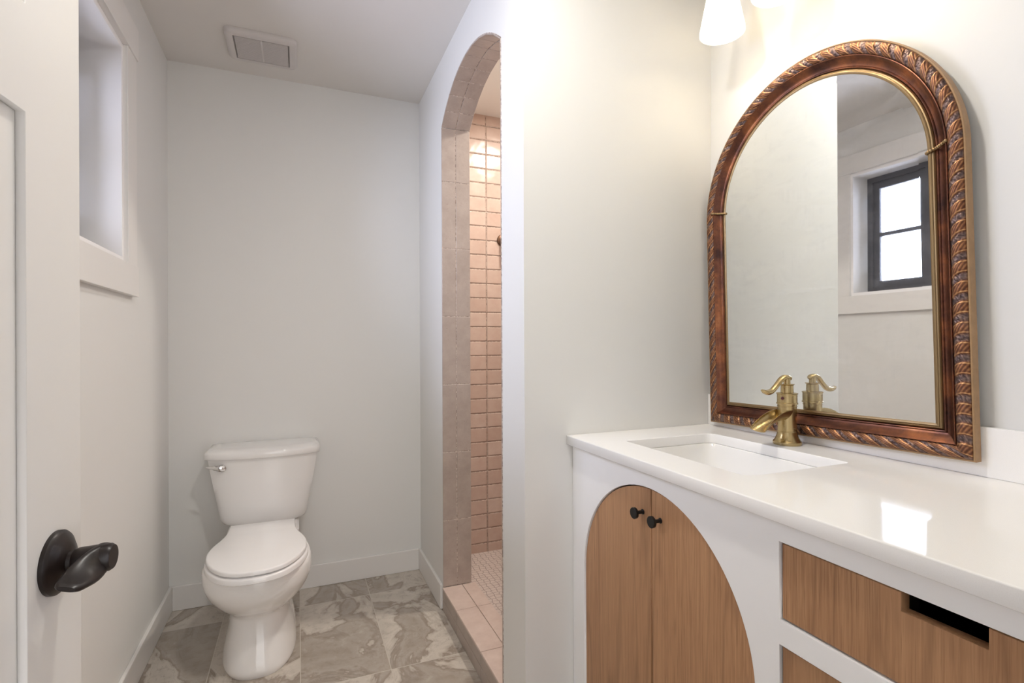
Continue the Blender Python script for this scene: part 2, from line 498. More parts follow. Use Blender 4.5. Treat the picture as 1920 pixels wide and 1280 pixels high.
# ------------------------------------------------------------------ setting: shell
EXT = 0.19
bm = B(); box(bm, (XL - EXT, YN - .12, -0.06), (XSH + .1, YB + .1, 0.0)); struct('floor', bm, M_FLOOR)
bm = B(); box(bm, (XL - EXT, YN - .12, H), (XSH + .1, YB + .1, H + .06)); struct('ceiling', bm, M_CEIL)

WY0, WY1, WZ0, WZ1 = 1.258, 2.063, 1.448, 2.165      # window opening
bm = prism(rect(YN - .12, 0, YB + .1, H), [rect(WY0, WZ0, WY1, WZ1)], -EXT, 'yz', XL); struct('wall_left', bm, M_WALL)
bm = B(); box(bm, (XL, YB, 0), (XS2 - .03, YB + .1, H)); struct('wall_far', bm, M_WALL)
bm = B(); box(bm, (XS2 - .03, YB, 0), (XSH + .1, YB + .1, H)); struct('wall_shower_far', bm, M_STILE_B)
bm = B(); box(bm, (XS, YP, 0), (XM + .1, YP2, H)); struct('wall_partition', bm, M_WALL)
bm = B(); box(bm, (XM, YN, 0), (XM + .1, YP, H)); struct('wall_right', bm, M_WALL)
DX0, DX1, DH = -0.315, 0.46, 2.04
bm = prism([(XL, 0), (DX0, 0), (DX0, DH), (DX1, DH), (DX1, 0), (XM + .1, 0), (XM + .1, H), (XL, H)], [], -.12, 'xz', YN); struct('wall_near', bm, M_WALL)
# arch opening
AY0, AY1, ASP, AR = 1.5195, 2.2365, 2.135, 0.137
AW = (AY1 - AY0) / 2; AC = (AY0 + AY1) / 2; ARAD = (AW*AW + AR*AR) / (2*AR); AZC = ASP + AR - ARAD
A_HALF = math.asin(AW / ARAD)
def arch_pts(n=40, grow=0.0):
    out = []
    for i in range(n + 1):
        a = -A_HALF + 2*A_HALF*i/n
        out.append((AC + (ARAD+grow)*math.sin(a), AZC + (ARAD+grow)*math.cos(a)))
    return out
G = .006
arc = arch_pts(40, G)
hole = [(AY0 - G, -1)] + [(AY0 - G, arc[0][1])] + arc[1:-1] + [(AY1 + G, arc[-1][1])] + [(AY1 + G, -1)]
outl = [(YP2, 0), (AY0 - G, 0), (AY0 - G, arc[0][1])] + arc[1:-1] + [(AY1 + G, arc[-1][1]), (AY1 + G, 0), (YB, 0), (YB, H), (YP2, H)]
bm = prism(outl, [], XS2 - XS, 'yz', XS); struct('wall_shower_side', bm, M_WALL)
# shower enclosure behind
bm = B(); box(bm, (XSH, YP2, 0), (XSH + .1, YB, H)); struct('wall_shower_end', bm, M_STILE_S)
bm = B(); box(bm, (XM + .1, YP, 0), (XSH + .1, YP2, H)); struct('wall_shower_near', bm, M_STILE_B)
bm = B(); box(bm, (XS2 + .02, YP2, 0.0), (XSH, YB, .03)); struct('floor_shower', bm, M_SCALE)

# added unseen hall: blocks side sky, lets fill light in at its open end
struct('floor_added_hall', box(B(), (-1.06, -2.6, -.06), (2.1, YN - .12, 0)), M_FLOOR)
struct('ceiling_added_hall', box(B(), (-1.06, -2.6, H), (2.1, YN - .12, H + .06)), M_CEIL)
struct('wall_added_hall_left', box(B(), (-1.06, -2.6, 0), (-.96, YN - .12, H)), M_WALL)
struct('wall_added_hall_right', box(B(), (2.0, -2.6, 0), (2.1, YN - .12, H)), M_WALL)
struct('wall_added_hall_end_left', box(B(), (-1.06, YN - .12, 0), (XL - .191, YN, H)), M_WALL)
struct('wall_added_hall_end_right', box(B(), (XM + .101, YN - .12, 0), (2.1, YN, H)), M_WALL)

# baseboards
def baseboard(name, lo, hi): struct(name, box(B(), lo, hi, .003, 2), M_TRIM)
BH, BT = .1082, .013
baseboard('baseboard_left', (XL, YN, 0), (XL + BT, YB, BH))
baseboard('baseboard_far', (XL + BT, YB - BT, 0), (XS - BT, YB, BH))
baseboard('baseboard_shower', (XS - BT, AY1 + .012, 0), (XS, YB, BH))
baseboard('baseboard_partition', (XS, YP - BT, 0), (.742, YP, BH))

# ------------------------------------------------------------------ tile helper: bevelled slab on a surface
def tile(bm, c, u, v, n, w, h, t=.0045, bev=.0012, mi=0, warp=None):
    """tile centred at c, w along u, h along v, thickness t along n (c lies on the base)"""
    c, u, v, n = Vector(c), Vector(u), Vector(v), Vector(n)
    rings = []
    for k, (dw, d) in enumerate(((0, 0), (0, t - bev), (bev, t))):
        a, b = w/2 - dw, h/2 - dw
        rings.append([c + u*x + v*y + n*d for x, y in ((-a,-b), (a,-b), (a,b), (-a,b))])
    loft(bm, rings, mi=mi)

# arch lining: straight jambs and arc, two columns of tiles, in one mesh with its grout
bm = B()
xa, xb = XS - .002, XS2 + .003; xm = .6535; g = .0026
cols = ((xa, xm - g/2), (xm + g/2, xb))
for side, yj, nn in ((1, AY1, -1), (0, AY0, 1)):
    z = .1; zs = [.1, .394, .696, .998, 1.300, 1.602, 1.898, ASP]
    for z0, z1 in zip(zs[:-1], zs[1:]):
        for x0, x1 in cols:
            tile(bm, ((x0+x1)/2, yj - nn*.0045, (z0+z1)/2), (1,0,0), (0,0,1), (0,nn,0), x1-x0, z1-z0-g)
    box(bm, (xa + .0005, min(yj - nn*.0058, yj - nn*.0012), .1), (xb - .0005, max(yj - nn*.0058, yj - nn*.0012), ASP), mi=1)
NT_ = 10
for i in range(NT_):
    a0 = -A_HALF + 2*A_HALF*i/NT_; a1 = -A_HALF + 2*A_HALF*(i+1)/NT_
    am = (a0+a1)/2; rr = ARAD + .0045
    n = Vector((0, -math.sin(am), -math.cos(am))); u = Vector((0, math.cos(am), -math.sin(am)))
    for x0, x1 in cols:
        c = Vector(((x0+x1)/2, AC + rr*math.cos((a1-a0)/2)*math.sin(am), AZC + rr*math.cos((a1-a0)/2)*math.cos(am)))
        tile(bm, c, (1,0,0), u, n, x1-x0, 2*ARAD*math.sin((a1-a0)/2) - g)
rings = []
for i in range(41):
    a = -A_HALF + 2*A_HALF*i/40
    rings.append([(x, AC + r*math.sin(a), AZC + r*math.cos(a)) for x, r in ((xa+.0005, ARAD+.0012), (xb-.0005, ARAD+.0012), (xb-.0005, ARAD+.0058), (xa+.0005, ARAD+.0058))])
loft(bm, rings, mi=1)
struct('trim_1', bm, [M_LINER, M_GROUT], label='taupe pink tile lining of the arched shower opening')

# curb
bm = B()
ys = [AY0, 1.719, 2.0235, AY1]
box(bm, (XS + .001, AY0, 0), (XS2 + .012, AY1, .0935), mi=1)
for y0, y1 in zip(ys[:-1], ys[1:]):
    for x0, x1 in ((XS - .006, .6745), (.6765, XS2 + .02)):
        tile(bm, ((x0+x1)/2, (y0+y1)/2, .092), (1,0,0), (0,1,0), (0,0,1), x1-x0, y1-y0-g, .008)
    tile(bm, (XS + .001, (y0+y1)/2, .0705), (0,1,0), (0,0,1), (-1,0,0), y1-y0-g, .0425, .0065, mi=2)
    tile(bm, (XS + .001, (y0+y1)/2, .0240), (0,1,0), (0,0,1), (-1,0,0), y1-y0-g, .0470, .0065, mi=2)
struct('trim_2', bm, [M_CURB, M_GROUT, M_LINER], label='pink tiled curb across the shower opening')

# ------------------------------------------------------------------ window
win = struct('window_1', prism(rect(WY0, WZ0, WY1, WZ1), [rect(WY0+.018, WZ0+.018, WY1-.018, WZ1-.018)], -.170, 'yz', XL + .004, .001), M_JAMB, label='small window with dark frame high on the left wall')
def wpart(name, bm, mat, **k):
    o = obj(name, bm, mat, parent=win, **k); o['kind'] = 'structure'; return o
a0, a1, c0, c1 = WY0+.018, WY1-.018, WZ0+.018, WZ1-.018
wm = (a0 + a1)/2                                  # twin sashes either side of a mullion
wpart('window_frame', prism(rect(a0, c0, a1, c1), [rect(a0+.03, c0+.03, wm-.015, c1-.03), rect(wm+.015, c0+.03, a1-.03, c1-.03)], -.045, 'yz', XL - .124, .001), M_FRAMEBLK)
for y0, y1 in ((a0+.03, wm-.015), (wm+.015, a1-.03)):
    sa = wpart('sash', prism(rect(y0, c0+.03, y1, c1-.03), [rect(y0+.032, c0+.07, y1-.032, c1-.07)], -.03, 'yz', XL - .134, .002), M_FRAMEBLK)
    for nm, b_, mt in (('muntin', box(B(), (XL-.160, y0+.030, 1.795), (XL-.136, y1-.030, 1.818), .002), M_FRAMEBLK), ('pane', box(B(), (XL-.151, y0+.028, c0+.066), (XL-.147, y1-.028, c1-.066)), M_GLASS)):
        obj(nm, b_, mt, parent=sa)['kind'] = 'structure'
CW = .1
wpart('casing_side', box(B(), (XL, WY1-.006, WZ0), (XL+.018, WY1-.006+CW, WZ1), .0015), M_TRIM)
wpart('casing_side', box(B(), (XL, WY0+.006-CW, WZ0), (XL+.018, WY0+.006, WZ1), .0015), M_TRIM)
wpart('head_casing', box(B(), (XL, WY0-CW-.006, WZ1), (XL+.022, WY1+CW+.004, WZ1+.108), .0015), M_TRIM)
wpart('apron', box(B(), (XL, WY0-CW-.006, WZ0-.103), (XL+.020, WY1+CW+.004, WZ0), .0015), M_TRIM)

# ------------------------------------------------------------------ open door leaf
DA = math.radians(5.2)
e = Vector((math.sin(DA), math.cos(DA), 0)); nrm = Vector((math.cos(DA), -math.sin(DA), 0))
P0 = Vector((-0.25, 0.7234, 0))                      # point of the room-side face below the lever
S_EDGE = .058; DW = .755                             # lever to free edge, leaf width
def door_bm(bm, off=0.0):
    """bm drawn with x = distance out of the room-side face, y = along the leaf from the lever, z = up"""
    for v in bm.verts:
        x, y, z = v.co; p = P0 + e*y + nrm*x; v.co = (p.x, p.y, z)
    return bm
s1, s0 = S_EDGE, S_EDGE - DW
pz = ((.245, 1.414), (1.524, 1.93)); st = .109
holes = [rect(s0+st, z0, s1-st, z1) for z0, z1 in pz]
bm = prism(rect(s0, .012, s1, 2.035), holes, -.009, 'yz', 0.0, .0006, 1)
b2 = prism(rect(s0, .012, s1, 2.035), holes, .009, 'yz', -.035, .0006, 1)
me_t = bpy.data.meshes.new('t'); b2.to_mesh(me_t); b2.free(); bm.from_mesh(me_t); bpy.data.meshes.remove(me_t)
box(bm, (-.026, s0, .012), (-.009, s1, 2.035))
door = struct('door_1', door_bm(bm), M_DOOR, origin=(P0 + e*s0)[:], label='white two-panel door standing open along the left wall')
for z0, z1 in pz:
    bm = B(); box(bm, (-.0090, s0+st+.0012, z0+.0012), (-.0084, s1-st-.0012, z1-.0012))
    obj('door_panel', door_bm(bm), M_DOOR, parent=door)['kind'] = 'structure'
# lever handle
HZ = .937
hand = obj('door_handle', door_bm(lathe(B(), (0, 0, HZ), (1,0,0), [(0, .0345), (.004, .0345), (.0065, .0325), (.0075, .0300), (.0115, .0240), (.014, .0165), (.0145, .0125), (.024, .0115)], 56)), M_HANDLE, parent=door, smooth=35, label='dark bronze lever handle')
bm = B()
lathe(bm, (.018, 0, HZ), (1,0,0), [(0, .0120), (.004, .0136), (.026, .0150), (.034, .0150), (.0370, .0130)], 40)
ctrl = [(.043, .013, HZ, .0090, .0125, 0), (.0435, .005, HZ, .0098, .0150, .05), (.043, -.008, HZ-.001, .0080, .0158, .30), (.041, -.020, HZ-.003, .0062, .0160, .62), (.039, -.033, HZ-.005, .0052, .0155, .92), (.037, -.046, HZ-.007, .0050, .0140, 1.18), (.036, -.055, HZ-.008, .0044, .0120, 1.30), (.036, -.060, HZ-.008, .0025, .0080, 1.32)]
cp = smooth_pts(ctrl, 8); rings = []
for i, q in enumerate(cp):                       # oval section that twists from upright at the hub to flat at the tip
    p = Vector(q[:3]); thin = Vector((math.cos(q[5]), 0, math.sin(q[5]))); wide = Vector((-math.sin(q[5]), 0, math.cos(q[5])))
    rr_ = []
    for k in range(28):
        a = 2*PI*k/28; cc, ss = math.cos(a), math.sin(a)
        rr_.append(p + thin*q[3]*math.copysign(abs(cc)**.8, cc) + wide*q[4]*math.copysign(abs(ss)**.8, ss))
    rings.append(rr_)
loft(bm, rings)
obj('lever', door_bm(bm), M_HANDLE, parent=hand, smooth=50)
for z in (.25, 1.05, 1.82):
    bm = B(); lathe(bm, (-.004, s0 - .007, z-.045), (0,0,1), [(0, .006), (.09, .006)], 16); box(bm, (-.034, s0 - .002, z-.044), (-.006, s0 + .0005, z+.044))
    obj('hinge', door_bm(bm), M_HANDLE, parent=door)

# ------------------------------------------------------------------ exhaust vent on the ceiling
VX0, VX1, VY0, VY1 = -.271, .000, 2.316, 2.556
vent = root('exhaust_vent', ((VX0+VX1)/2, (VY0+VY1)/2, H), 'off-white louvred exhaust fan cover on the ceiling above the toilet', 'vent')
bm = B(); rings = []
for z, ins in ((H, 0), (H-.010, 0), (H-.018, .006), (H-.021, .016), (H-.021, .030), (H-.003, .033)):
    rings.append([(x, y, z) for x, y in rrect(VX0+ins, VY0+ins, VX1-ins, VY1-ins, max(.028-ins*.8, .004), 6)])
loft(bm, rings)
obj('cover', bm, M_VENT, parent=vent, smooth=40)
bm = B(); nsl = 26
for i in range(nsl):
    y = VY0 + .036 + (VY1-VY0-.072)*(i+.5)/nsl
    for x0, x1 in ((VX0+.036, (VX0+VX1)/2-.003), ((VX0+VX1)/2+.003, VX1-.036)):
        box(bm, (x0, y-.0019, H-.0205), (x1, y+.0019, H-.0122))
box(bm, ((VX0+VX1)/2-.003, VY0+.034, H-.0205), ((VX0+VX1)/2+.003, VY1-.034, H-.0142))
obj('grille', bm, M_VENT, parent=vent)

# ------------------------------------------------------------------ toilet
TX = -.140
toilet = root('toilet', (TX, 2.33, 0), 'white ceramic toilet with closed lid against the far wall', 'toilet')
def egg(z, hw, yf, yw, yb, nf=2.0, nb=2.6, n=64):
    out = []
    for k in range(n):
        a = 2*PI*k/n; c, s = math.cos(a), math.sin(a)
        if s < 0: p, L = nf, yw - yf
        else: p, L = nb, yb - yw
        x = hw*math.copysign(abs(c)**(2/p), c); y = L*math.copysign(abs(s)**(2/p), s)
        out.append((TX + x, yw + y, z))
    return out
secs = [  # z, half width, front, widest, back, nf, nb
    (.000, .122, 2.035, 2.26, 2.56, 2.5, 3.5), (.012, .1275, 2.030, 2.26, 2.565, 2.5, 3.5), (.030, .127, 2.030, 2.26, 2.565, 2.5, 3.5), (.075, .120, 2.042, 2.26, 2.555, 2.5, 3.5),
    (.130, .109, 2.058, 2.26, 2.55, 2.5, 3.5), (.175, .1035, 2.066, 2.25, 2.55, 2.5, 3.4), (.200, .106, 2.062, 2.25, 2.55, 2.4, 3.3), (.218, .121, 2.044, 2.24, 2.56, 2.3, 3.0),
    (.242, .146, 2.008, 2.22, 2.57, 2.2, 2.8), (.275, .168, 1.972, 2.20, 2.57, 2.1, 2.5), (.310, .181, 1.950, 2.18, 2.56, 2.1, 2.3), (.340, .185, 1.942, 2.17, 2.53, 2.1, 2.15),
    (.366, .183, 1.943, 2.16, 2.50, 2.1, 2.05), (.376, .180, 1.946, 2.16, 2.495, 2.1, 2.05), (.380, .176, 1.951, 2.16, 2.49, 2.1, 2.05)]
rings = [egg(*s) for s in smooth_pts(secs, 3)]
bm = B(); loft(bm, rings)
obj('bowl', bm, M_CERAMIC, parent=toilet, smooth=50)
# deck under the tank
bm = B(); rings = []
for z, hw, y0 in ((.26, .09, 2.42), (.34, .125, 2.40), (.372, .14, 2.39), (.384, .14, 2.395), (.388, .134, 2.40)):
    rings.append([(x, y, z) for x, y in rrect(TX-hw, y0, TX+hw, 2.66, .03)])
loft(bm, rings); obj('deck', bm, M_CERAMIC, parent=toilet, smooth=40)
def half_outline(ctrl, n=8):
    h = smooth_pts(ctrl, n)
    return [(TX + x, y) for x, y in h] + [(TX - x, y) for x, y in reversed(h[1:-1])]
def plate(outline, z0, z1, r, cy):
    """rounded-edge plate from an outline"""
    rings = []
    for z, ins in ((z0, r*.6), (z0+r*.5, 0), (z1-r, 0), (z1-r*.4, r*.35), (z1, r*1.3)):
        cx = TX; rg = []
        for x, y in outline:
            d = math.hypot(x-cx, y-cy); k = (d-ins)/d
            rg.append((cx+(x-cx)*k, cy+(y-cy)*k, z))
        rings.append(rg)
    b = B(); loft(b, rings); return b
seat_ctrl = [(0, 1.912), (.050, 1.919), (.098, 1.948), (.137, 2.005), (.160, 2.070), (.167, 2.125), (.164, 2.175), (.153, 2.225), (.139, 2.270), (.129, 2.315), (.1245, 2.360), (.1235, 2.405), (.1225, 2.4305), (.119, 2.434), (.06, 2.434), (0, 2.434)]
lid = half_outline(seat_ctrl)
seat_out = half_outline([(x*1.03, y if y > 2.2 else y - .004) for x, y in seat_ctrl])
obj('seat', plate(seat_out, .3845, .4065, .006, 2.19), M_SEAT, parent=toilet, smooth=40)
obj('lid', plate(lid, .4112, .4275, .0050, 2.19), M_SEAT, parent=toilet, smooth=40)
for s in (-1, 1):
    bm = B(); lathe(bm, (TX+s*.075-.02, 2.442, .402), (1,0,0), [(0, .010), (.002, .0115), (.038, .0115), (.04, .010)], 20); box(bm, (TX+s*.075-.018, 2.436, .384), (TX+s*.075+.018, 2.462, .402), .003)
    obj('hinge', bm, M_SEAT, parent=toilet, smooth=40)
# tank
def tank_ring(z, hw, yf, yb, bow=.035, n=20, r=.02):
    pts = []
    for k in range(n + 1):
        t = -1 + 2*k/n
        x = hw*t; y = yf + bow*abs(t)**2.2
        pts.append([x, y])
    # round the front corners
    k_ = r
    pts[0][1] += k_*.55; pts[-1][1] += k_*.55; pts[1][1] += k_*.12; pts[-2][1] += k_*.12
    out = [(TX+x, y, z) for x, y in pts]
    out += [(TX+hw, yb - .01, z), (TX+hw-.01, yb, z), (TX-hw+.01, yb, z), (TX-hw, yb-.01, z)]
    return out
ts = [(.386, .135, 2.535), (.392, .150, 2.52), (.402, .163, 2.508), (.425, .173, 2.500), (.47, .181, 2.494), (.54, .193, 2.488), (.62, .207, 2.482), (.688, .217, 2.476)]
bm = B(); loft(bm, [tank_ring(z, hw, yf, 2.692) for z, hw, yf in smooth_pts(ts, 3)])
tank = obj('tank', bm, M_CERAMIC, parent=toilet, smooth=50)
bm = B(); loft(bm, [tank_ring(z, hw, yf, yb, .04) for z, hw, yf, yb in ((.6895, .214, 2.480, 2.690), (.6900, .2255, 2.466, 2.698), (.6930, .228, 2.463, 2.699), (.712, .2285, 2.462, 2.699), (.720, .2265, 2.465, 2.698), (.7265, .220, 2.474, 2.694), (.7298, .208, 2.490, 2.686), (.7308, .190, 2.508, 2.678))])
obj('tank_lid', bm, M_CERAMIC, parent=toilet, smooth=55)
bm = B()
ly = 2.498
lathe(bm, (-.300, ly+.010, .655), (0,-1,0), [(0, .0165), (.012, .0165), (.017, .013), (.019, .006)], 28)
tube(bm, smooth_pts([(-.292, ly-.012, .655), (-.305, ly-.015, .656), (-.325, ly-.015, .660), (-.345, ly-.010, .663), (-.358, ly-.006, .665)], 5),
     [(.006, .010)]*3 + [(.0065, .0125)]*5 + [(.006, .010)]*4 + [(.005, .006)]*5 + [(.0035, .0035)]*4, 16)
obj('flush_lever', bm, M_CHROME, parent=toilet, smooth=50, label='chrome flush lever')

# ------------------------------------------------------------------ vanity cabinet
CX = .7445                                                    # cabinet face
VY_ = YN + .003
van = root('vanity_cabinet', (1.0, .68, 0), 'white vanity cabinet with arched oak doors and oak drawers', 'cabinet')
AYc, ARd, AZs = .9797, .2965, .547
arch_hole = [(AYc - ARd, .10)] + [(AYc - ARd*math.cos(PI*k/48), AZs + ARd*math.sin(PI*k/48)) for k in range(49)] + [(AYc + ARd, .10)]
DY0, DY1 = .163, .6335
dz = [(.7124, .8438), (.405, .6712), (.10, .364)]
bm = prism(rect(VY_, .085, YP - .002, .8795), [arch_hole] + [rect(DY0, a, DY1, b) for a, b in dz], .019, 'yz', CX, .0006, 1)
obj('face_frame', bm, M_CAB, parent=van)
bm = B()
box(bm, (CX+.075, VY_, .0), (CX+.09, YP-.002, .085))             # recessed plinth
box(bm, (CX+.019, VY_, .085), (XM-.002, VY_+.018, .8795)); box(bm, (CX+.019, YP-.020, .085), (XM-.002, YP-.002, .8795))
box(bm, (CX+.019, VY_, .085), (XM-.002, YP-.002, .098)); box(bm, (XM-.012, VY_, .098), (XM-.002, YP-.002, .8795))
box(bm, (CX+.019, DY1+.012, .098), (XM-.012, DY1+.028, .86))
obj('carcass', bm, M_CAB, parent=van)
# arched doors
gp = .0034
def arch_half(s):
    r = ARd - gp
    pts = [(AYc + s*.0026, .103)]
    pts += [(AYc + s*.0026, AZs + math.sqrt(r*r - .0026**2))]
    for k in range(1, 25):
        a = PI/2 * (1 - k/24)
        pts.append((AYc + s*r*math.cos(a), AZs + r*math.sin(a)))
    pts.append((AYc + s*r, .103))
    return pts if s > 0 else pts
for s, mt in ((1, M_OAK[0]), (-1, M_OAK[1])):
    d = obj('door', prism(arch_half(s), [], .019, 'yz', CX+.0040, .0008, 1), mt, parent=van, label='oak door, %s half of the arch' % ('left' if s > 0 else 'right'))
    ky = 1.0105 if s > 0 else .9465
    bm = B(); lathe(bm, (CX+.0045, ky, .7805 if s > 0 else .7795), (-1,0,0), [(0, .0062), (.002, .0062), (.003, .0042), (.019, .0042), (.021, .0105), (.0215, .0128), (.0275, .0132), (.0285, .0120)], 36)
    obj('knob', bm, M_KNOB, parent=d, smooth=35, label='black round knob')
# drawers with notched top edge
for i, (z0, z1) in enumerate(dz):
    y0, y1, t, b = DY0+gp, DY1-gp, z1-gp, z0+gp
    na, nb, nd = .3495, .4455, .0255
    out = [(y0, b), (y1, b), (y1, t), (nb, t), (nb, t-nd), (na, t-nd), (na, t), (y0, t)]
    d = obj('drawer', prism(out, [], .019, 'yz', CX+.0040, .0008, 1), M_OAK[2 if i == 0 else 3], parent=van)
    bm = B()
    box(bm, (CX+.046, y0+.02, b+.012), (XM-.08, y0+.032, t-.06)); box(bm, (CX+.046, y1-.032, b+.012), (XM-.08, y1-.02, t-.06))
    box(bm, (CX+.046, y0+.02, b+.006), (XM-.08, y1-.02, b+.012))
    box(bm, (CX+.0240, na-.006, t-nd-.012), (CX+.045, na-.0005, t-.001)); box(bm, (CX+.0240, nb+.0005, t-nd-.012), (CX+.045, nb+.006, t-.001))
    obj('drawer_box', bm, M_DARK, parent=d)

# countertop with sink cut-out
CTX0 = .7245
sk = (.8325, .7815, 1.1335, 1.1985)
top = prism(rect(CTX0, VY_, XM - .001, YP - .001), [rrect(*sk, (.03, .008, .03, .008), 6)], -.0275, 'xy', ZC, .0025, 2)
ctr = obj('countertop', top, M_QUARTZ, origin=(1.0, .68, ZC))
meta(ctr, 'polished white quartz countertop on the vanity cabinet, with a rectangular sink cut-out', 'countertop')
bs = obj('backsplash', box(B(), (XM-.0195, VY_, ZC+.0002), (XM-.001, YP-.001, 1.008), .0015), M_QUARTZ, origin=(XM-.01, .68, ZC))
meta(bs, 'low white quartz backsplash along the mirror wall behind the faucet', 'backsplash')

# sink
sink = root('sink', ((sk[0]+sk[2])/2, (sk[1]+sk[3])/2, ZC-.16), 'white rectangular undermount sink basin set into the countertop', 'sink')
bm = B(); rings = []
for z, ins, r, dy in ((ZC-.0276, -.022, .03, 0), (ZC-.0276, .004, .030, 0), (ZC-.040, .010, .034, 0), (ZC-.10, .024, .045, .0), (ZC-.135, .044, .05, 0), (ZC-.148, .075, .05, 0), (ZC-.152, .11, .03, 0)):
    rings.append([(x, y, z) for x, y in rrect(sk[0]+ins, sk[1]+ins, sk[2]-ins, sk[3]-ins, r, 8)])
outer = []
for z, ins, r in ((ZC-.160, .10, .03), (ZC-.150, .05, .05), (ZC-.10, .014, .05), (ZC-.040, -.004, .04), (ZC-.036, -.022, .03)):
    outer.append([(x, y, z) for x, y in rrect(sk[0]+ins, sk[1]+ins, sk[2]-ins, sk[3]-ins, r, 8)])
loft(bm, list(reversed(outer)) , cap0=False, cap1=True); loft(bm, rings, cap0=False, cap1=True)
bmesh.ops.remove_doubles(bm, verts=bm.verts, dist=1e-5)
obj('basin', bm, M_BASIN, parent=sink, smooth=50)
bm = B(); lathe(bm, ((sk[0]+sk[2])/2+.02, (sk[1]+sk[3])/2, ZC-.1525), (0,0,1), [(0, .022), (.003, .022), (.004, .018), (.0025, .014), (.006, .013), (.008, .010)], 32)
obj('drain', bm, M_BRASS, parent=sink, smooth=40, label='brass drain')

# ------------------------------------------------------------------ faucet
FX, FY = 1.193, .988
fau = root('faucet', (FX, FY, ZC), 'brushed brass waterfall faucet on the countertop behind the sink', 'faucet')
bm = B()
lathe(bm, (FX, FY, ZC), (0,0,1), [(0, .0335), (.003, .0345), (.008, .0345), (.0105, .0325), (.012, .0310), (.017, .0285), (.024, .0255), (.031, .0237), (.0335, .0235), (.0340, .0240), (.0355, .0240), (.0360, .0232),
      (.085, .0228), (.099, .0228), (.0995, .0238), (.1015, .0238), (.102, .0226), (.106, .0230), (.1065, .0258), (.1095, .0258), (.1105, .0242), (.132, .0242), (.1330, .0258), (.1350, .0258), (.1358, .0235), (.137, .0150)], 56)
body = obj('body', bm, M_BRASS, parent=fau, smooth=28)
bm = B(); lathe(bm, (FX, FY, ZC+.1365), (0,0,1), [(0, .0155), (.0185, .0150), (.0215, .0182), (.0225, .0182), (.0228, .0150), (.0229, .0085), (.040, .0082)], 40)
neck = obj('cap', bm, M_BRASS, parent=fau, smooth=28)
# handle: S curve rising then sweeping forward over the sink
bm = B()
hp = smooth_pts([(FX+.013, FY, ZC+.170, .0040, .0026), (FX+.007, FY, ZC+.1755, .0095, .0046), (FX-.006, FY, ZC+.1775, .0110, .0062), (FX-.020, FY, ZC+.172, .0098, .0060), (FX-.037, FY, ZC+.157, .0082, .0058), (FX-.053, FY, ZC+.144, .0086, .0064),
                 (FX-.066, FY, ZC+.1395, .0105, .0070), (FX-.077, FY, ZC+.1405, .0105, .0056), (FX-.087, FY, ZC+.1455, .0060, .0026)], 6)
tube(bm, [q[:3] for q in hp], [(q[3], q[4]) for q in hp], 20)
obj('handle', bm, M_BRASS, parent=fau, smooth=50)
# spout: open trough widening and dropping to the lip
bm = B(); rings = []
sp = smooth_pts([(FX-.004, ZC+.092, .0222, .0330), (FX-.026, ZC+.090, .0222, .0270), (FX-.050, ZC+.083, .0224, .0220), (FX-.072, ZC+.072, .0230, .0185), (FX-.091, ZC+.059, .0240, .0150), (FX-.105, ZC+.046, .0248, .0110)], 5)
for i, (x, z, hw, dp) in enumerate(sp):
    a_, b_ = sp[max(i-1,0)], sp[min(i+1,len(sp)-1)]
    tx, tz = b_[0]-a_[0], b_[1]-a_[1]; L = math.hypot(tx, tz); nx, nz = tz/L, -tx/L      # 'up' normal of the curve
    if nz < 0: nx, nz = -nx, -nz
    rg = []
    N = 16
    for k in range(N + 1):                                                        # outer skin
        a = PI*k/N; rg.append((x - nx*dp*math.sin(a), FY + hw*math.cos(a), z - nz*dp*math.sin(a)))
    th = .0020
    for k in range(N, -1, -1):
        a = PI*k/N; rg.append((x - nx*(dp-th)*math.sin(a), FY + (hw-th)*math.cos(a), z - nz*(dp-th)*math.sin(a)))
    rings.append(rg)
loft(bm, rings)
obj('spout', bm, M_BRASS, parent=fau, smooth=40)
bm = B(); lathe(bm, (FX-.0235, FY-.006, ZC+.1225), (-1,-.25,0), [(0, .0042), (.0015, .0040), (.002, .003)], 20)
obj('indicator', bm, mat_blackmetal('dark_red_dot', (.09, .012, .02), .3, .5), parent=fau, smooth=40, label='dark red temperature dot')

